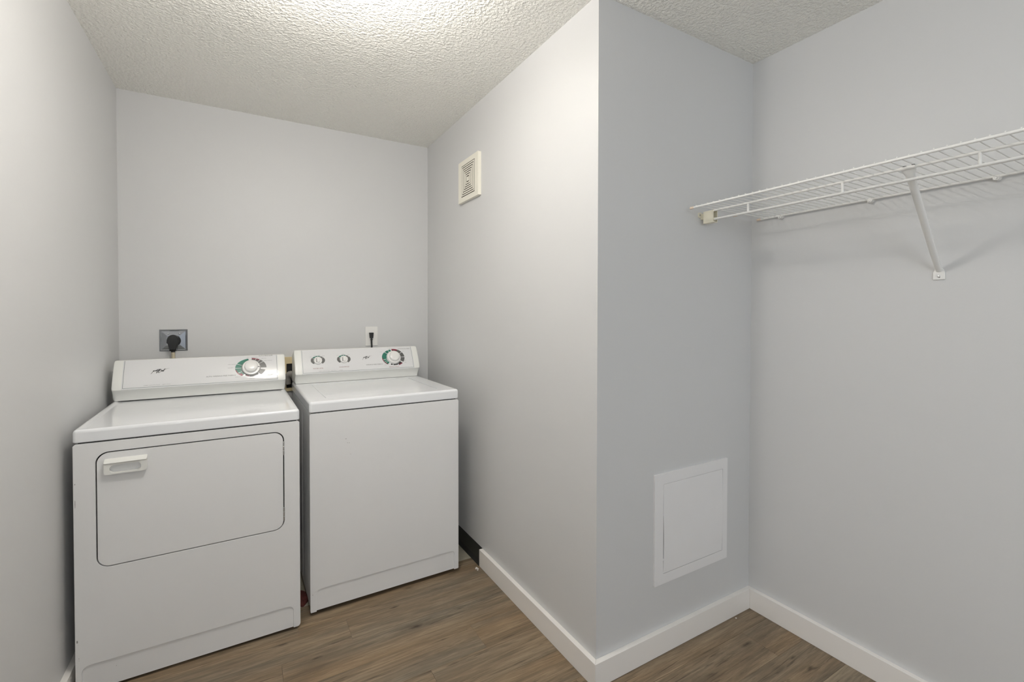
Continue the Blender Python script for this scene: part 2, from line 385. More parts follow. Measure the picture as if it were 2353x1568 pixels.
def letters(bm, body, a0, a1, s0, h, fn, off=0.0019, align=None):
    pts, fs = mesh_of_text(body, 1)
    x0 = min(p[0] for p in pts); x1 = max(p[0] for p in pts); y0 = min(p[1] for p in pts); y1 = max(p[1] for p in pts)
    vs = [bm.verts.new(fn(a0 + (p[0] - x0) / (x1 - x0) * (a1 - a0), s0 + (p[1] - y0) / (y1 - y0) * h, off)) for p in pts]
    for q in fs:
        try: bm.faces.new([vs[i] for i in q])
        except ValueError: pass
def lettering(parent, name, items, mtl, fn):
    if name == 'small_lettering':
        bm = B()
        for it in items: letters(bm, *it, fn)
        o = finish(name, bm, mtl, parent, smooth=0); o['kind'] = 'stuff'; return o
    for it in items:
        bm = B(); letters(bm, *it, fn); finish(name, bm, mtl, parent, smooth=0)
def ribbon(bm, pts, w, fn, off=0.0019):
    n = len(pts); L_, R_ = [], []
    for i, (u, v) in enumerate(pts):
        u0, v0 = pts[max(i - 1, 0)]; u1, v1 = pts[min(i + 1, n - 1)]
        d = math.hypot(u1 - u0, v1 - v0) or 1; nx, ny = -(v1 - v0) / d, (u1 - u0) / d
        ww = (w[i] if isinstance(w, (list, tuple)) else w) / 2
        L_.append(bm.verts.new(fn(u + nx * ww, v + ny * ww, off))); R_.append(bm.verts.new(fn(u - nx * ww, v - ny * ww, off)))
    for i in range(n - 1): bm.faces.new((L_[i], R_[i], R_[i + 1], L_[i + 1]))
def dial_scale(parent, ca, cs, segs, fn, off=0.0018):
    """segs: (start deg, end deg, inner radius, outer radii (a, s), material index)"""
    bm = B()
    for a0, a1, ri, ro, mi in segs:
        n = max(2, int(abs(a1 - a0) / 6)); inn, out = [], []
        for i in range(n + 1):
            t = R(a0 + (a1 - a0) * i / n); c, s = math.cos(t), math.sin(t)
            rr = 1 / math.sqrt((c / ro[0]) ** 2 + (s / ro[1]) ** 2)
            r_in = ri if not isinstance(ri, tuple) else 1 / math.sqrt((c / ri[0]) ** 2 + (s / ri[1]) ** 2)
            o2 = off + (0.0001 if mi == 2 else 0)
            inn.append(bm.verts.new(fn(ca + r_in * c, cs + r_in * s, o2))); out.append(bm.verts.new(fn(ca + rr * c, cs + rr * s, o2)))
        for i in range(n):
            bm.faces.new((inn[i], out[i], out[i + 1], inn[i + 1])).material_index = mi
    return finish('dial_scale', bm, [P_GREEN, P_GREY, P_RED, P_BLACK], parent, smooth=0)
def knob_fn(ca, cs, zt):
    b, z, nb, nz = face_bz(cs); tb, tz = nz, -nb    # tangent up the face
    return lambda x, y, h: (ca + x, b + tb * y + nb * h, zt + z + tz * y + nz * h)
def big_knob(parent, ca, cs, zt, rim_dark):
    fn = knob_fn(ca, cs, zt)
    bm = B(); lathe(bm, [(0.0405, 0.002), (0.0408, 0.005), (0.0400, 0.0095), (0.0375, 0.012), (0.030, 0.0125)], fn, 40)
    d = finish('timer_dial', bm, KNOB, parent)
    bm = B(); lathe(bm, [(0.0295, 0.0125), (0.0300, 0.0145), (0.0290, 0.0245), (0.0272, 0.0285), (0.021, 0.0308), (0.010, 0.0318)], fn, 36)
    kb = finish('timer_knob', bm, KNOB, parent)
    if rim_dark:
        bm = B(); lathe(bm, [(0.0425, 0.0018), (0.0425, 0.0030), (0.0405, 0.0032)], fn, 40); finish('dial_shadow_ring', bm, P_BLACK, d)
        bm = B(); vs, fs = box(bm, (0.029, -0.002, 0.0128), (0.0375, 0.002, 0.0134))
        for v in bm.verts: v.co = Vector(fn(*v.co))
        finish('pointer', bm, P_BLACK, d, smooth=0)
    return d
def small_knob(parent, ca, cs, zt):
    fn = knob_fn(ca, cs, zt)
    bm = B(); lathe(bm, [(0.0212, 0.002), (0.0215, 0.006), (0.0200, 0.0105), (0.0170, 0.0120)], fn, 28)
    kb = finish('selector_knob', bm, KNOB, parent)
    bm = B(); pts = rrect(-0.0065, -0.0165, 0.0065, 0.0165, 0.0062, 5)
    rings = [[fn(x * s, y * s, h) for x, y in pts] for s, h in ((1, 0.0115), (0.97, 0.021), (0.85, 0.0235), (0.5, 0.0242))]
    loft(bm, rings); finish('grip', bm, KNOB, kb)
    bm = B(); vs, fs = box(bm, (-0.0105, -0.013, 0.0118), (-0.0080, 0.011, 0.0126))
    for v in bm.verts: v.co = Vector(fn(*v.co))
    finish('grip_groove', bm, P_GREY, kb, smooth=0)
    return kb
LOGO = [  # handwritten two-word maker's mark, in units of the mark's width, y up
    [(0.00, -0.42), (0.06, -0.27), (0.12, -0.10), (0.15, -0.02), (0.15, -0.14), (0.20, -0.03), (0.235, -0.015), (0.22, -0.12)],
    [(0.22, -0.12), (0.27, -0.03), (0.31, -0.02), (0.30, -0.10), (0.27, -0.10), (0.285, -0.03), (0.33, -0.02), (0.33, -0.09)],
    [(0.39, 0.02), (0.34, 0.0), (0.35, -0.06), (0.40, -0.02), (0.37, -0.14), (0.31, -0.31), (0.29, -0.26), (0.36, -0.14)],
    [(0.36, -0.14), (0.43, 0.02), (0.44, 0.0), (0.43, -0.05), (0.48, 0.05), (0.45, 0.02), (0.47, -0.03), (0.53, 0.04)],
    [(0.28, 0.06), (0.40, 0.08), (0.54, 0.12)],
    [(0.56, 0.02), (0.50, 0.03), (0.42, -0.14), (0.40, -0.28), (0.45, -0.28), (0.53, -0.17)],
    [(0.58, 0.06), (0.52, -0.18), (0.57, -0.06), (0.60, -0.06), (0.58, -0.16), (0.63, -0.10), (0.66, -0.05), (0.62, -0.07), (0.63, -0.14), (0.68, -0.10)],
    [(0.78, 0.11), (0.72, 0.10), (0.69, -0.06), (0.66, -0.20)],
    [(0.66, -0.03), (0.76, 0.06), (0.88, 0.12), (1.0, 0.17)],
]
def logo(parent, a0, s0, w, h, fn):
    bm = B()
    for st in LOGO:
        pts = [(p.x, p.y) for p in spline([(x, y, 0) for x, y in st], 4)]
        n = len(pts); base = 0.0016 * w / 0.062
        wid = [base * (0.55 + 0.7 * math.sin(math.pi * i / (n - 1))) for i in range(n)]
        if st is LOGO[-1]: wid = [base * (0.9 - 0.75 * i / (n - 1)) for i in range(n)]
        ribbon(bm, [(a0 + x * w, s0 + y * h) for x, y in pts], wid, fn)
    return finish('logo', bm, P_BLACK, parent, smooth=0)

def machine(D, name, label, cat):
    t = thing(name, label, cat, (D['x'], D['y'], 0), D['th']); W, zt, zl = D['W'], D['zt'], D['zl']
    zb = zl - 0.0045                                              # top of the front panel; dark seam above it
    bm = B(); box(bm, (0.004, 0.014, 0.022), (W - 0.004, 0.700, zb - 0.004)); bev(bm, 0.004, 2)
    finish('cabinet', bm, ENAMEL, t)
    bm = B(); box(bm, (0.012, 0.014, zb - 0.004), (W - 0.012, 0.69, zl + 0.001)); finish('seam_shade_strip', bm, DARK, t, smooth=0)  # near-black strip, paints the shade inside the seam
    for fx, fy in ((0.06, 0.06), (W - 0.06, 0.06), (0.06, 0.64), (W - 0.06, 0.64)):
        zf = 0.0 if fy < 0.1 else -0.002
        bm = B(); lathe(bm, [(0.018, zf), (0.018, 0.008), (0.008, 0.010), (0.008, 0.024)], lambda x, y, h: (fx + x, fy + y, h), 12)
        finish('foot', bm, BLACK, t)
    # worktop: rounded slab with a shallow dished centre
    def ring(i, z, r): return [(x, y, z) for x, y in rrect(i, i, W - i, 0.715 - i, max(r - i, 0.002), 5)]
    bm = B()
    rings = [ring(0.004, zl, 0.012), ring(0.0, zl + 0.003, 0.012), ring(0.0, zt - 0.012, 0.012), ring(0.0012, zt - 0.006, 0.012),
             ring(0.0045, zt - 0.0018, 0.012), ring(0.009, zt, 0.012), ring(0.016, zt, 0.012)]
    if name == 'dryer':
        rings += [ring(0.024, zt - 0.0035, 0.03), ring(0.030, zt - 0.0042, 0.034)]
        loft(bm, rings)
    else:
        R_ = loft(bm, rings, True, False)
        edges = [e for e in bm.edges if e.verts[0] in R_[-1] and e.verts[1] in R_[-1]]
        hole = [bm.verts.new((x, y, zt)) for x, y in rrect(0.0790, 0.0745, 0.6180, 0.545, 0.012, 5)]
        edges += [bm.edges.new((hole[i], hole[(i + 1) % len(hole)])) for i in range(len(hole))]
        bmesh.ops.triangle_fill(bm, use_beauty=True, edges=edges)
        low = [bm.verts.new((v.co.x, v.co.y, zt - 0.02)) for v in hole]
        for i in range(len(hole)):
            j = (i + 1) % len(hole); bm.faces.new((hole[i], hole[j], low[j], low[i]))
        bm.faces.new(low)
    finish('worktop', bm, ENAMEL_TOP, t)
    # console
    prof = console_profile()
    bm = B(); loft(bm, [[(a, b, zt + z) for b, z in prof] for a in (0.016, W - 0.016)])
    con = finish('console', bm, PLASTIC, t, smooth=28)
    cb = sum(p[0] for p in prof) / len(prof); cz = sum(p[1] for p in prof) / len(prof)
    for sgn, a0 in ((1, 0.004), (-1, W - 0.004)):
        bm = B()
        sh = lambda k: [(cb + (b - cb) * k, zt + max(0.0015, cz + (z - cz) * k)) for b, z in prof]
        loft(bm, [[(a0 + sgn * d, b, z) for b, z in sh(k)] for d, k in ((0, 0.93), (0.002, 0.97), (0.006, 0.995), (0.012, 1.0))])
        finish('end_cap', bm, PLASTIC, con, smooth=45)
    fn = face_fn(zt)
    bm = B(); n = 8; p0, p1, s0, s1 = 0.0375, W - 0.0375, -0.0045, FLEN + 0.001
    loft(bm, [[fn(p0, s0 + (s1 - s0) * i / n, -0.001), fn(p1, s0 + (s1 - s0) * i / n, -0.001), fn(p1, s0 + (s1 - s0) * i / n, 0.0014), fn(p0, s0 + (s1 - s0) * i / n, 0.0014)] for i in range(n + 1)])
    panel = finish('control_panel', bm, OVERLAY, t, smooth=30)
    bm = B(); e0, e1 = 0.0425, W - 0.0425; lw = 0.0016
    ribbon(bm, [(e0, s) for s in [0.0005 + (FLEN - 0.001) * i / 8 for i in range(9)]], lw, fn, 0.0017)
    ribbon(bm, [(e1, s) for s in [0.0005 + (FLEN - 0.001) * i / 8 for i in range(9)]], lw, fn, 0.0017)
    ribbon(bm, [(e0, 0.0012), (e1, 0.0012)], lw, fn, 0.0017)
    finish('border_line', bm, P_LINE, panel, smooth=0)
    return t, panel, zb, fn

# --- dryer
dry, dpanel, zb, dfn = machine(DRY, 'dryer', 'white front-loading dryer with a square drop handle, beside the left wall', 'dryer')
W = DRY['W']; front = lambda u, v, d: (u, d, v)
notch = []
def front_outline(W, zb, zbot, k0, k1, kz, rk, rc):
    """front panel outline (a, z), notched at the bottom for the kick plate"""
    o = [(W - 0.001, zb - 0.006), (W - 0.007, zb), (0.007, zb), (0.001, zb - 0.006)]
    o += [(0.001, zbot + rc)] + [(0.001 + rc - rc * math.cos(R(t)), zbot + rc - rc * math.sin(R(t))) for t in (30, 60, 90)] + [(k0, zbot)]
    o += [(k0 + rk - rk * math.cos(R(t)), kz - rk + rk * math.sin(R(t))) for t in range(0, 91, 15)]
    o += [(k1 - rk + rk * math.sin(R(t)), kz - rk + rk * math.cos(R(t))) for t in range(0, 91, 15)]
    o += [(k1, zbot), (W - 0.001 - rc, zbot)] + [(W - 0.001 - rc + rc * math.sin(R(t)), zbot + rc - rc * math.cos(R(t))) for t in (30, 60, 90)]
    return o
DX0, DX1, DZ0, DZ1 = 0.0630, 0.6425, 0.4365, 0.8340
bm = B(); plate(bm, front_outline(W, zb, 0.010, 0.0180, 0.6780, 0.1040, 0.022, 0.012),
                [rrect(DX0 - 0.0040, DZ0 - 0.0040, DX1 + 0.0040, DZ1 + 0.0040, 0.038, 8)], 0.0012, 0.014, front)
bev(bm, 0.0022, 2, 50); finish('front_panel', bm, ENAMEL, dry)
bm = B(); plate(bm, [(0.015, 0.012), (0.6815, 0.012), (0.6815, 0.112), (0.015, 0.112)], [], 0.0062, 0.012, front); finish('kick_plate', bm, ENAMEL, dry, smooth=0)
bm = B(); plate(bm, rrect(DX0 - 0.012, DZ0 - 0.012, DX1 + 0.012, DZ1 + 0.012, 0.04), [], 0.0130, 0.0138, front); finish('door_gap_shade', bm, DARK, dry, smooth=0)  # near-black sheet standing in for the shade behind the door gap
bm = B(); plate(bm, rrect(DX0, DZ0, DX1, DZ1, 0.034, 8), [], 0.0012, 0.0125, front); bev(bm, 0.0025, 2, 50)
door = finish('door', bm, ENAMEL, dry)
bm = B()
plate(bm, rrect(0.0835, 0.7600, 0.2025, 0.8050, [0.009, 0.009, 0.004, 0.004], 4), [rrect(0.0985, 0.7645, 0.1865, 0.7925, 0.0138, 6)], -0.0150, 0.0012, front)
bev(bm, 0.0022, 2, 50)
lip = [(0.0835, 0), (0.2025, 0)]
prof = [(-0.0135, 0.7960), (-0.0178, 0.7985), (-0.0188, 0.8005), (-0.0178, 0.8030), (-0.0035, 0.8118), (0.0012, 0.8125), (0.0012, 0.7960)]
loft(bm, [[(a, y * s if y < 0 else y, 0.8035 + (z - 0.8035) * s) for y, z in prof] for a, s in ((0.0835, 0.86), (0.0850, 0.96), (0.0880, 1), (0.1980, 1), (0.2010, 0.96), (0.2025, 0.86))])
hd = finish('door_handle', bm, PLASTIC, door, smooth=40)
for z0, z1 in ((0.740, 0.796), (0.468, 0.524)):
    bm = B()
    for i in range(3):
        a, b = z0 + (z1 - z0) * i / 3, z0 + (z1 - z0) * (i + 1) / 3 - 0.0008
        lathe(bm, [(0.0028, a), (0.0036, a + .001), (0.0036, b - .001), (0.0028, b)], lambda x, y, h: (0.6445 + x, 0.0028 + y, h), 12)
    finish('hinge', bm, STEEL, dry)
CA, CS = 0.5457, 0.0700
RO = (0.0700, 0.0520); RR = (0.0690, 0.0545)
segs = []
for a0, a1 in ((103, 158), (160.5, 178), (180.5, 203), (205.5, 226)): segs.append((a0, a1, 0.0430, RO, 0))
segs += [(188, 226, (0.0655, 0.0485), RO, 2), (211, 226, (0.050, 0.0485), RO, 2)]
segs += [(-2, 29, 0.0430, RR, 1), (31.5, 45, 0.0430, RR, 1), (47, 64, 0.0430, RR, 1), (66, 86, 0.0430, RR, 1)]
segs += [(50, 64, (0.062, 0.0495), RR, 2), (66, 86, (0.06, 0.0490), RR, 2)]
segs += [(-42, -12, 0.0430, (0.066, 0.052), 1), (-100, -46, 0.0425, (0.052, 0.0480), 3), (-124, -102, 0.0425, (0.05, 0.0480), 3), (-120, -100, 0.0440, (0.05, 0.0465), 2)]
dial_scale(dpanel, CA, CS, segs, dfn)
big_knob(dry, CA, CS, DRY['zt'], True)
logo(dpanel, 0.1405, 0.0815, 0.0700, 0.045, dfn)
lettering(dpanel, 'lettering', [('AUTO WRINKLE-FREE FABRICS', 0.3553, 0.4780, 0.0315, 0.0062), ('AUTO REGULAR', 0.5805, 0.6451, 0.1325, 0.0062), ('AIR FLUFF', 0.6035, 0.6460, 0.0235, 0.0068)], P_GREY, dfn)
lettering(dpanel, 'small_lettering', [('SUPER CAPACITY PLUS', 0.1168, 0.1760, 0.0078, 0.0034), ('HEAVY DUTY', 0.1850, 0.2163, 0.0078, 0.0034),
    ('MORE DRY', 0.5490, 0.5780, 0.1260, 0.0040), ('LESS DRY', 0.5930, 0.6160, 0.1175, 0.0040), ('ENERGY PREFERRED', 0.6040, 0.6420, 0.1045, 0.0035),
    ('OFF', 0.5270, 0.5360, 0.1230, 0.0036), ('ENERGY PREFERRED', 0.4450, 0.4790, 0.0910, 0.0036), ('LESS DRY', 0.4450, 0.4680, 0.0720, 0.0040),
    ('MORE DRY', 0.4760, 0.5010, 0.0225, 0.0036), ('OFF', 0.5150, 0.5260, 0.0225, 0.0036), ('TIMED DRY', 0.5370, 0.5610, 0.0085, 0.0034), ('60', 0.5500, 0.5550, 0.0160, 0.0034)], P_SOFT, dfn)

# --- washer
wsh, wpanel, zb, wfn = machine(WSH, 'washer', 'white top-loading washing machine with three knobs, beside the vented wall', 'washing machine')
W = WSH['W']
bm = B(); plate(bm, front_outline(W, zb, 0.0185, 0.0262, 0.6790, 0.1150, 0.018, 0.004), [], 0.0012, 0.014, front); bev(bm, 0.0022, 2, 50)
finish('front_panel', bm, ENAMEL, wsh)
bm = B(); plate(bm, [(0.022, 0.021), (0.683, 0.021), (0.683, 0.122), (0.022, 0.122)], [], 0.0058, 0.012, front); finish('kick_plate', bm, ENAMEL, wsh, smooth=0)
zt = WSH['zt']
bm = B(); q = lambda i, z: [(x, y, z) for x, y in rrect(0.0815 + i, 0.0765 + i, 0.6160 - i, 0.542 - i, 0.010, 5)]
loft(bm, [q(0, zt - 0.016), q(0, zt - 0.0024), q(0.0012, zt - 0.0010), q(0.0035, zt - 0.0006), q(0.012, zt - 0.0006)])
finish('lid', bm, ENAMEL_TOP, wsh)
CA, CS = 0.5462, 0.0690
RO = (0.0705, 0.0535); RG = (0.0660, 0.0560)
segs = [(104, 120, 0.0430, RO, 0), (123, 143, 0.0430, RO, 0), (146, 190, 0.0430, RO, 0), (193, 202, 0.0430, RO, 0), (204, 211, 0.0430, RO, 0), (213, 226, 0.0430, RO, 0)]
segs += [(180, 226, (0.0665, 0.0495), RO, 2)]
segs += [(55, 97, 0.0430, RG, 1), (33, 55, 0.0430, RG, 1), (1.5, 30, 0.0430, RG, 1), (-30, -1.5, 0.0430, RG, 1)]
segs += [(60, 97, (0.055, 0.0470), RG, 2)]
segs += [(-62, -38, 0.0430, (0.070, 0.055), 3), (-60, -39, (0.062, 0.050), (0.070, 0.055), 2), (-100, -64, 0.0430, (0.058, 0.0500), 3), (-118, -105, 0.0430, (0.058, 0.0500), 3)]
dial_scale(wpanel, CA, CS, segs, wfn)
big_knob(wsh, CA, CS, zt, False)
for ca, cs in ((0.1215, 0.0690), (0.2590, 0.0690)):
    e = (0.0370, 0.0262); ss = [(-42, 28, 0.0225, e, 1), (31, 60, 0.0225, e, 1), (63, 88, 0.0225, (0.034, 0.0275), 0), (91, 117, 0.0225, (0.034, 0.0275), 0), (120, 148, 0.0225, e, 0), (151, 222, 0.0225, e, 1)]
    dial_scale(wpanel, ca, cs + 0.003, ss, wfn); small_knob(wsh, ca, cs, zt)
logo(wpanel, 0.3620, 0.0800, 0.0560, 0.042, wfn)
lettering(wpanel, 'red_lettering', [('WATER LEVEL', 0.0931, 0.1470, 0.0215, 0.0064), ('WASH/RINSE', 0.2295, 0.2838, 0.0225, 0.0064), ('GENTLE WASH', 0.5107, 0.5710, 0.0070, 0.0058)], P_BROWN, wfn)
lettering(wpanel, 'lettering', [('WRINKLE-FREE FABRICS', 0.3790, 0.4750, 0.0275, 0.0056), ('COTTON & LINEN', 0.5800, 0.6531, 0.1215, 0.0054)], P_GREY, wfn)
lettering(wpanel, 'small_lettering', [('SUPER CAPACITY PLUS', 0.1226, 0.1790, 0.0056, 0.0032), ('HEAVY DUTY', 0.1850, 0.2150, 0.0056, 0.0032), ('2-SPEED', 0.2270, 0.2484, 0.0056, 0.0032),
    ('LOW', 0.0800, 0.0900, 0.0930, 0.0036), ('MED', 0.1010, 0.1110, 0.1000, 0.0036), ('HIGH', 0.1250, 0.1360, 0.1010, 0.0036), ('SUPER', 0.1440, 0.1580, 0.0960, 0.0036),
    ('HOT', 0.2220, 0.2330, 0.0960, 0.0036), ('WARM', 0.2500, 0.2640, 0.1020, 0.0036), ('COLD', 0.2800, 0.2930, 0.0980, 0.0036),
    ('OFF', 0.5250, 0.5340, 0.1260, 0.0036), ('RINSE', 0.4690, 0.4800, 0.1060, 0.0036), ('HEAVY', 0.6040, 0.6160, 0.1050, 0.0036), ('12', 0.6160, 0.6210, 0.0690, 0.0036), ('LIGHT', 0.6060, 0.6190, 0.0440, 0.0036), ('HEAVY', 0.6080, 0.6200, 0.0310, 0.0036), ('OFF', 0.4860, 0.4970, 0.0215, 0.0034)], P_SOFT, wfn)

def scuff(parent, u, v, w_, h_, fn):
    bm = B(); pts = [(u + w_ * math.cos(t) * random.uniform(.7, 1.1), v + h_ * math.sin(t) * random.uniform(.7, 1.1)) for t in [k * math.pi / 4 for k in range(8)]]
    bm.faces.new([bm.verts.new(fn(x, y)) for x, y in pts]); finish('scuff', bm, SCUFF, parent, smooth=0)
for u, v, w_, h_ in SCW: scuff(wsh, u, v, w_, h_, lambda x, y: (x, 0.0009, y))
for u, v, w_, h_ in SCD: scuff(dry, u, v, w_, h_, lambda x, y: (x, 0.0009, y))
scuff(dry, 0.2842, 0.3518, 0.0022, 0.0022, lambda x, y: (x, y, DRY['zt'] - 0.0040))
bm = B(); tube(bm, [(0.0040, 0.275, 0.05), (0.0040, 0.275, 0.86)], 0.0018, 6); finish('side_crease', bm, ENAMEL, wsh)

# ------------------------------------------------------------------ outlets, cords, hose, supply box
def screw(parent, pos, axis, r=0.004, name='screw'):
    bm = B(); ax = Vector(axis).normalized(); ref = Vector((0, 0, 1)) if abs(ax.z) < 0.9 else Vector((1, 0, 0)); s = ax.cross(ref).normalized(); q = s.cross(ax)
    lathe(bm, [(r, 0), (r, 0.0008), (r * 0.75, 0.0020), (r * 0.35, 0.0024)], lambda x, y, h: Vector(pos) + s * x + q * y + ax * h, 12)
    return finish(name, bm, STEEL, parent)
mo = thing('dryer_outlet', 'square shiny metal outlet plate on the back wall above the dryer', 'outlet', (-0.3146, YB, 1.1816))
bm = B(); hw, hh = 0.0602, 0.0565
def pr(i, d): return [(-hw + i, -d, -hh + i), (hw - i, -d, -hh + i), (hw - i, -d, hh - i), (-hw + i, -d, hh - i)]
loft(bm, [pr(0, 0.0), pr(0.0, 0.002), pr(0.0062, 0.0085), pr(0.0085, 0.0075), pr(0.030, 0.0120), pr(0.034, 0.0122)]); finish('cover_plate', bm, CHROME, mo, smooth=0)
bm = B(); lathe(bm, [(0.0305, 0.0), (0.0305, 0.0150), (0.0285, 0.0165)], lambda x, y, h: (0.002 + x, -h, -0.003 + y), 28); finish('receptacle', bm, BLACK, mo)
for sx, sz in ((-0.0225, 0.0345), (0.0260, 0.0345), (0.0270, -0.0150), (-0.0250, -0.0240)): screw(mo, (sx, -0.0105, sz), (0, -1, 0), 0.0042)
def part_at(name, bm, mtl, owner, D, loc):
    """a part whose mesh is given in room axes about loc, carried by a machine that stands slightly turned"""
    o = finish(name, bm, mtl, owner)
    o.matrix_parent_inverse = (Matrix.Translation((D['x'], D['y'], 0)) @ Matrix.Rotation(D['th'], 4, 'Z')).inverted()
    o.location = loc; return o
cp = spline([(0, -0.014, -0.056), (0.001, -0.015, -0.075), (0.002, -0.018, -0.12), (0.004, -0.03, -0.22), (0.01, -0.05, -0.38)], 8)
bm = B(); tube(bm, cp, [0.0078 + (0.0010 if i % 2 else 0) for i in range(len(cp))], 10)
pc = part_at('power_cord', bm, CONDUIT, dry, DRY, (-0.3146, YB - 0.0168, 1.1786)); pc['label'] = 'tan power cord with a black plug'
def arc_pts(w, zt_, n=8): return [(w * math.cos(R(180 * i / n)), zt_ + w * math.sin(R(180 * i / n))) for i in range(n + 1)]
bm = B(); pts = [(-0.0145, -0.052), (0.0145, -0.052)] + [(0.0245, 0.000)] + arc_pts(0.0245, 0.008) + [(-0.0245, 0.000)]
loft(bm, [[(x * k, -d, z * k + (1 - k) * -0.004) for x, z in pts] for k, d in ((1, 0), (1, 0.020), (0.95, 0.0265), (0.80, 0.031))]); finish('plug', bm, BLACK, pc, smooth=40)
bm = B(); box(bm, (-0.0275, -0.014, -0.012), (0.0275, -0.002, 0.006)); bev(bm, 0.003, 2); finish('plug_flange', bm, BLACK, pc)
bm = B(); lathe(bm, [(0.0090, -0.047), (0.0088, -0.058)], lambda x, y, h: (x, -0.014 + y, h), 12); finish('strain_relief', bm, BLACK, pc)

wo = thing('wall_outlet', 'white duplex outlet plate on the back wall above the washer', 'outlet', (0.7040, YB, 1.1800))
bm = B(); plate(bm, rrect(-0.0381, -0.0602, 0.0381, 0.0602, 0.004, 3), [], -0.0060, 0.0, front); bev(bm, 0.0035, 3, 50); finish('cover_plate', bm, WHITEP, wo)
for cz in (0.0200, -0.0200):
    bm = B(); pts = [(0.0168 * math.cos(R(a)), max(-0.0140, min(0.0140, 0.0172 * math.sin(R(a))))) for a in range(0, 360, 12)]
    loft(bm, [[(x, -d, cz + z) for x, z in pts] for d in (0.0055, 0.0088)], True, True); rc = finish('receptacle', bm, WHITEP, wo)
    bm = B()
    for sx in (-0.0063, 0.0063): box(bm, (sx - 0.0011, -0.0091, cz - 0.0055), (sx + 0.0011, -0.0080, cz + 0.0025))
    lathe(bm, [(0.0024, 0.0080), (0.0024, 0.0091)], lambda x, y, h: (x, -h, cz - 0.0100 + y), 10); finish('slot', bm, DARK, rc, smooth=0)
screw(wo, (0, -0.006, 0), (0, -1, 0), 0.003)
bm = B(); tube(bm, spline([(0, -0.012, -0.014), (0.0005, -0.012, -0.04), (0.002, -0.014, -0.085), (0.004, -0.03, -0.16), (0.01, -0.06, -0.30)], 6), 0.0054, 10)
wc = part_at('power_cord', bm, BLACK, wsh, WSH, (0.7000, YB - 0.0091, 1.1860)); wc['label'] = 'thin black power cord with a tapered plug'
bm = B(); loft(bm, [[(w0 * cx, -0.0105 + 0.0105 * cy, z) for cx, cy in ((-1, -1), (1, -1), (1, 1), (-1, 1))] for w0, z in ((0.0128, 0.0170), (0.0098, -0.0150), (0.0090, -0.0180))]); bev(bm, 0.0016, 2, 30)
finish('plug', bm, BLACK, wc)

sb = thing('supply_box', 'cream plastic plumbing box in the back wall between the machines', 'plumbing box', (0.3200, YB, 0.97))
bm = B(); plate(bm, rrect(-0.1200, -0.1000, 0.1180, 0.0990, 0.004, 3), [rrect(-0.1035, -0.0810, 0.1015, 0.0600, 0.003, 3)], -0.012, -0.0005, front); bev(bm, 0.002, 2, 50); finish('frame', bm, CREAM_D, sb)
bm = B(); box(bm, (-0.1035, -0.0030, -0.0810), (0.1015, -0.0008, 0.0600)); finish('recess_shade', bm, DARK, sb, smooth=0)  # flat near-black sheet, paints the shade inside the box
dh = tag(finish('drain_hose', B(), HOSE), 'grey corrugated drain hose rising behind the washer into the plumbing box', 'hose')
bm = B(); hp = spline([(0.272, 2.940, 0.62), (0.270, 2.938, 0.80), (0.262, 2.932, 0.925), (0.247, 2.930, 0.968), (0.230, 2.938, 0.972), (0.222, 2.950, 0.950), (0.222, 2.956, 0.915)], 8)
tube(bm, hp, [0.0175 + (0.0012 if i % 2 else 0) for i in range(len(hp))], 14); bm.to_mesh(dh.data); bm.free()
dh.data.polygons.foreach_set('use_smooth', [True] * len(dh.data.polygons))

# ------------------------------------------------------------------ vent on the wall beside the washer
vt = thing('exhaust_vent', 'square cream vent cover with concentric slots on the inner wall', 'vent', (XA, 2.2985, 2.0585))
side = lambda u, v, d: (-d, u, v)
bm = B(); hy, hz = 0.1270, 0.1140; gy, gz = 0.0850, 0.0860
rings = [rrect(-hy, -hz, hy, hz, 0.004, 2), rrect(-hy, -hz, hy, hz, 0.004, 2), rrect(-hy + .006, -hz + .006, hy - .006, hz - .006, 0.004, 2)]
plate(bm, rrect(-hy, -hz, hy, hz, 0.004, 2), [[(0.001 - gy, -gz), (0.001 + gy, -gz), (0.001 + gy, gz), (0.001 - gy, gz)]], 0.018, 0.0, side)
bev(bm, 0.005, 3, 50); finish('frame', bm, VENTM, vt)
OY = 0.0010
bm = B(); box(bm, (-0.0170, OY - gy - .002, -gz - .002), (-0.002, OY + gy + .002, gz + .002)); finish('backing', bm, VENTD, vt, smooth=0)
pitch = 0.0115
for i in range(6):
    o = 0.0042 + i * pitch; w = 0.0068
    bm = B(); a, b = gy - o, gz - o
    loft(bm, [[(-d, OY + sy * (a - k), sz * (b - k)) for sy, sz in ((-1, -1), (1, -1), (1, 1), (-1, 1))] for d, k in ((0.0171, 0.0), (0.0185, 0.0), (0.0185, w), (0.0171, w))], False, False)
    vs = list(bm.verts)
    for s in range(4):
        bm.faces.new((vs[12 + s], vs[12 + (s + 1) % 4], vs[(s + 1) % 4], vs[s]))
    finish('slat', bm, VENTM, vt, smooth=0)
bm = B(); c = gy - 0.0042 - 6 * pitch; box(bm, (-0.0185, OY - c, -c), (-0.0165, OY + c, c)); finish('center_plate', bm, VENTM, vt, smooth=0)

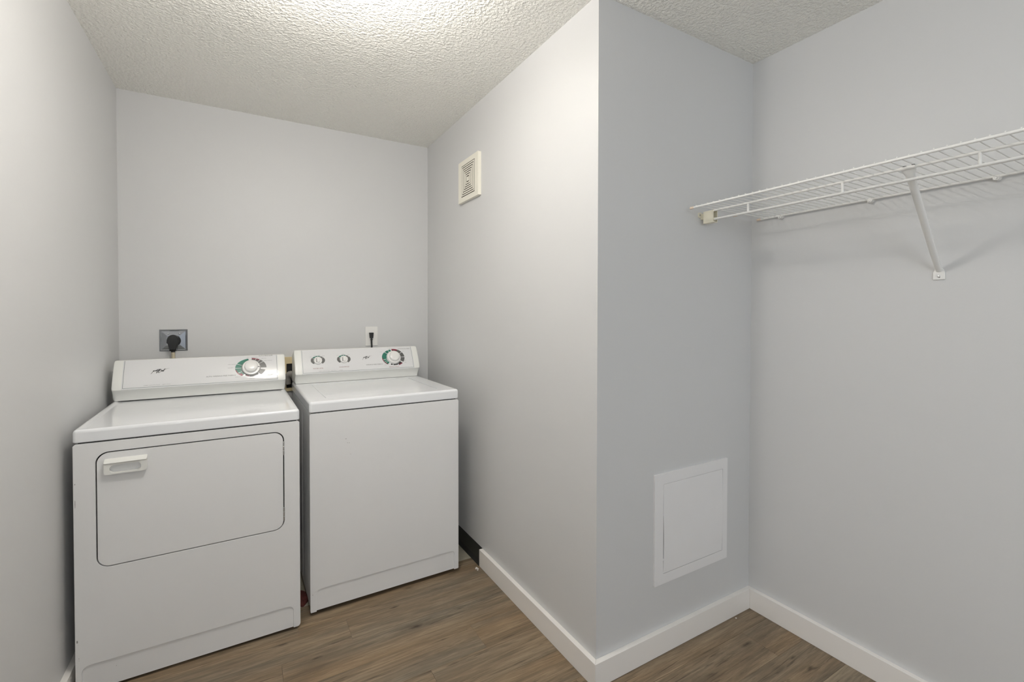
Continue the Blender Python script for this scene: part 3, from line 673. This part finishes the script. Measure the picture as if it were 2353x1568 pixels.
# ------------------------------------------------------------------ access panel
ap = thing('access_panel', 'white plastic access panel with a slightly warped door, low on the shaded wall', 'access panel', (1.5865, YC, 0.4825))
hx, hz = 0.2220, 0.2170
bm = B(); plate(bm, rrect(-hx, -hz, hx, hz, 0.003, 3), [rrect(-0.1750, -0.1775, 0.1900, 0.1750, 0.004, 3)], -0.0075, 0.0, front); bev(bm, 0.0022, 2, 50); finish('frame', bm, PANELM, ap)
bm = B(); box(bm, (-0.1750, -0.0012, -0.1775), (0.1900, -0.0004, 0.1750)); finish('recess_shade', bm, DARK, ap, smooth=0)  # dark sheet standing in for the shaded cavity behind the door
left = [(-0.1745 + 0.0042 * max(0, math.sin(math.pi * (i / 14) ** 0.8)) if i < 14 else -0.1745, 0.1740 - (0.350 - 0.175 * 0) * i / 20) for i in range(21)]
def warp(z):   # sideways bow of the door's left edge: open gap through the lower half
    t = (0.174 - z) / 0.350
    return 0.0042 * math.sin(math.pi * min(1, max(0, (t - 0.32) / 0.68))) ** 0.8 if t > 0.32 else 0.0004
out = [(-0.1745 + warp(0.174 - 0.350 * i / 20), 0.174 - 0.350 * i / 20) for i in range(21)]
out += [(0.1885 - 0.0035 * 0, -0.176 + 0.350 * i / 12) for i in range(13)]
out = [(x - (0.0022 * (2 * abs(z) / 0.35) ** 2 - 0.0010 if x > 0 else 0), z) for x, z in out]
bm = B(); plate(bm, out, [], -0.0082, -0.0025, front); bev(bm, 0.0012, 2, 50)
finish('door', bm, PANELM, ap)
for z in (0.055, -0.122):
    bm = B(); box(bm, (-0.1765, -0.0070, z - 0.004), (-0.1690, -0.0030, z + 0.004)); finish('catch', bm, PANELM, ap, smooth=0)

# ------------------------------------------------------------------ wire shelf
ZS, YE, YN = 1.7381, 1.2100, -0.45
sh = thing('wire_shelf', 'white vinyl-coated wire closet shelf with a sloping brace on the right wall', 'shelf', (XR, 0.4, ZS))
o = Vector((XR, 0.4, ZS))
def P(x, y, z): return tuple(Vector((x, y, z)) - o)
def rod(name, x, z, r, y0, y1, mtl=WIRE):
    bm = B(); tube(bm, [P(x, y0, z), P(x, y1, z)], r, 12); return finish(name, bm, mtl, sh)
XF, XS, XM, XK = 1.5235, 1.6240, 1.7950, 1.9646
rod('front_rod', XF, ZS, 0.0041, YE, YN); rod('support_rod', XS, ZS - 0.003, 0.0042, 1.2280, YN); rod('lip_rod', XS, ZS - 0.0375, 0.0044, 1.2280, YN)
rod('support_rod', XM, ZS, 0.0032, YE, YN); rod('back_rod', XK, ZS, 0.0040, YE, YN)
for x in (XF, XM, XK):
    bm = B(); tube(bm, [P(x, YE - 0.008, ZS), P(x, YE, ZS), P(x, YE + 0.009, ZS), P(x, YE + 0.011, ZS)], [0.0044, 0.0052, 0.0052, 0.003], 12)
    finish('end_cap', bm, CAPM, sh)
y = 1.043
while y > YN:
    bm = B(); tube(bm, [P(XS, y, ZS - 0.0035), P(XS, y, ZS - 0.037)], 0.0040, 10); finish('tie', bm, WIRE, sh); y -= 0.312
bm = B(); tube(bm, [P(XF - 0.004, 0, ZS + 0.0048), P(XK + 0.002, 0, ZS + 0.0048)], 0.0017, 6)
w0 = finish('deck_wire', bm, WIRE, sh); y = 1.1920; first = True
while y > YN:
    w = w0 if first else w0.copy()
    if not first: COL.objects.link(w); w.parent = sh
    w.location = (0, y, 0); first = False; y -= 0.0255
# moulded bracket on the shaded wall that holds the rod ends
bm = B()
bx0, bx1, by0, by1, bz0, bz1 = 1.6180, 1.6450, 1.1860, 1.2315, 1.6890, 1.7370
plate(bm, [(bx0, bz0), (bx1, bz0), (bx1, bz1), (bx0, bz1)], [[(bx0 + 0.003, bz0 + 0.003), (bx1 - 0.003, bz0 + 0.003), (bx1 - 0.003, bz1 - 0.003), (bx0 + 0.003, bz1 - 0.003)]], by0, by1, lambda u, v, d: P(u, d, v))
box(bm, P(bx0 + 0.0004, by1 - 0.003, bz0 + 0.0004), P(bx1 - 0.0004, by1 + 0.0004, bz1 - 0.0004))
box(bm, P(1.6270, by1 - 0.0012, 1.7100), P(1.6430, YC - 0.0002, 1.7320))
br = finish('end_bracket', bm, CREAM, sh); br['label'] = 'cream plastic end bracket'
bm = B(); tube(bm, [P(XS, by0 - 0.004, ZS - 0.0375), P(XS, by0 + 0.012, ZS - 0.0375)], 0.0062, 12); finish('collar', bm, CREAM, br)
bm = B(); plate(bm, rrect(-0.011, -0.010, 0.010, 0.010, 0.005, 4), [], 0.0, 0.003, lambda u, v, d: P(1.622 + u, YC - d, 1.727 + v)); finish('flange', bm, CREAM, br)
screw(br, P(1.619, YC - 0.003, 1.728), (0, -1, 0), 0.0045)
# clips that hold the back rod
for cy in (1.1170, 0.7944, 0.4700, 0.1460, -0.1800):
    bm = B(); pts = [(0.0095 * math.cos(R(a)), 0.0095 * math.sin(R(a))) for a in range(0, 360, 30)]
    loft(bm, [[P(XR - d, cy + u * k, ZS - 0.004 + v * k) for u, v in pts] for d, k in ((0.0, 1.0), (0.013, 1.0), (0.0175, 0.8))])
    cl = finish('wall_clip', bm, WIRE, sh)
    screw(cl, P(XR - 0.0165, cy - 0.001, ZS - 0.007), (-1, 0, 0), 0.0028)
# brace from the support rod down to the wall
TOP = Vector((XS, 0.566, ZS - 0.005)); FOOT = Vector((XR - 0.004, 0.602, 1.462))
d = (FOOT - TOP).normalized(); side_v = d.cross(Vector((0, 1, 0))).normalized(); wv = side_v.cross(d).normalized()
bm = B(); rings = []
for t, w, th in ((-0.01, 0.017, 0.002), (0.02, 0.0165, 0.003), (0.055, 0.0115, 0.0065), (0.10, 0.0105, 0.0075), (0.25, 0.0100, 0.0078), (0.80, 0.0095, 0.0075), (0.95, 0.0085, 0.0065), (1.0, 0.0070, 0.003)):
    c = TOP.lerp(FOOT, t) - o
    rings.append([c + wv * (w * math.cos(R(a))) + side_v * (th * math.sin(R(a))) for a in range(0, 360, 20)])
loft(bm, rings); brace = finish('brace', bm, WIRE, sh)
bm = B(); tube(bm, [P(XS - 0.001, 0.566 - 0.017, ZS - 0.003), P(XS - 0.001, 0.566 + 0.017, ZS - 0.003)], 0.0052, 12); finish('hook', bm, WIRE, brace)
bm = B()
for yy in (0.551, 0.5705): box(bm, P(XS - 0.002, yy, ZS + 0.001), P(XS + 0.003, yy + 0.007, ZS + 0.0035))
finish('hook_tip', bm, DARK, brace, smooth=0)
bm = B(); pl = [(-0.0155, -0.0205), (0.0155, -0.0205), (0.0150, 0.004), (0.0105, 0.014), (0.005, 0.018), (-0.005, 0.018), (-0.0105, 0.014), (-0.0150, 0.004)]
plate(bm, pl, [], 0.0, 0.0055, lambda u, v, dd: P(XR - dd, 0.6022 - u, 1.4560 + v)); bev(bm, 0.0015, 2, 25); finish('foot_plate', bm, WIRE, brace)
screw(brace, P(XR - 0.0055, 0.6020, 1.4455), (-1, 0, 0), 0.0042)

# ------------------------------------------------------------------ ceiling light
cl = thing('ceiling_light', 'round white bowl ceiling light, lit, only the edge of its bowl in view', 'ceiling light', (LX, LY, H))
up = lambda x, y, h: (x, y, h)
bm = B(); lathe(bm, [(0.066, 0.0), (0.070, -0.004), (0.068, -0.018), (0.055, -0.024)], up, 40); finish('canopy', bm, WHITEP, cl)
bm = B(); tube(bm, [(0, 0, -0.022), (0, 0, -0.222)], 0.006, 12); lathe(bm, [(0.004, -0.216), (0.013, -0.220), (0.011, -0.230), (0.004, -0.234)], up, 16); finish('stem', bm, WHITEP, cl)
bm = B(); bowl = [(0.195, -0.118), (0.193, -0.130), (0.186, -0.148), (0.168, -0.170), (0.135, -0.193), (0.085, -0.209), (0.030, -0.216), (0.007, -0.217)]
sg = 56; loft(bm, [[(r * math.cos(2 * math.pi * k / sg), r * math.sin(2 * math.pi * k / sg), z) for k in range(sg)] for r, z in bowl], False, False)
finish('glass_bowl', bm, GLASSB, cl)
for sx in (-1, 1):
    bm = B(); lathe(bm, [(0.010, 0.026), (0.013, 0.030), (0.013, 0.045), (0.025, 0.068), (0.028, 0.088), (0.024, 0.108), (0.012, 0.121), (0.004, 0.124)], lambda x, y, h: (sx * h, x, -0.152 + y), 24); finish('bulb', bm, GLOW, cl)
    bm = B(); tube(bm, [(sx * 0.004, 0, -0.152), (sx * 0.030, 0, -0.152)], 0.014, 12); finish('socket', bm, WHITEP, cl)

# ------------------------------------------------------------------ small things
def lump(bm, c, rx, ry, rz, n=10, jit=0.15):
    rings = []
    for i in range(1, 5):
        ph = math.pi * i / 5 - math.pi / 2
        rings.append([(c[0] + rx * math.cos(ph) * math.cos(2 * math.pi * k / n) * random.uniform(1 - jit, 1 + jit), c[1] + ry * math.cos(ph) * math.sin(2 * math.pi * k / n) * random.uniform(1 - jit, 1 + jit), c[2] + rz * (1 + math.sin(ph))) for k in range(n)])
    loft(bm, rings)
bm = B()
for x, y, s in ((1.0385, 2.1408, 0.006), (1.0420, 2.132, 0.004), (1.0330, 2.136, 0.0035), (1.036, 2.122, 0.0032)): lump(bm, (x, y, 0.0), s, s * 1.3, s * 0.5, 7, 0.35)
tag(finish('plaster_crumbs', bm, CRUMB, smooth=0), 'few white plaster crumbs on the floor at the end of the white baseboard', 'debris', 'stuff')
bm = B(); lump(bm, (1.8411, 1.2205, 0.0), 0.0035, 0.003, 0.0015, 7, 0.3)
tag(finish('plaster_speck', bm, CRUMB, smooth=0), 'single white speck on the floor by the corner baseboard', 'debris')
bm = B(); n = 26; c0 = (0.224, 2.318); rings = []
for k_, z in ((1.0, -0.0018), (0.97, 0.006), (0.7, 0.0095), (0.3, 0.0085)):
    rings.append([(c0[0] + 0.030 * k_ * math.cos(2 * math.pi * i / n) * (1 + 0.12 * math.sin(3 * i)), c0[1] + 0.062 * k_ * math.sin(2 * math.pi * i / n) * (1 + 0.08 * math.cos(5 * i)), z + (0.002 * math.sin(i * 2.3) if z > 0 else 0)) for i in range(n)])
loft(bm, rings); tag(finish('red_rag', bm, RED), 'dark red crumpled rag on the floor between dryer and washer', 'rag')
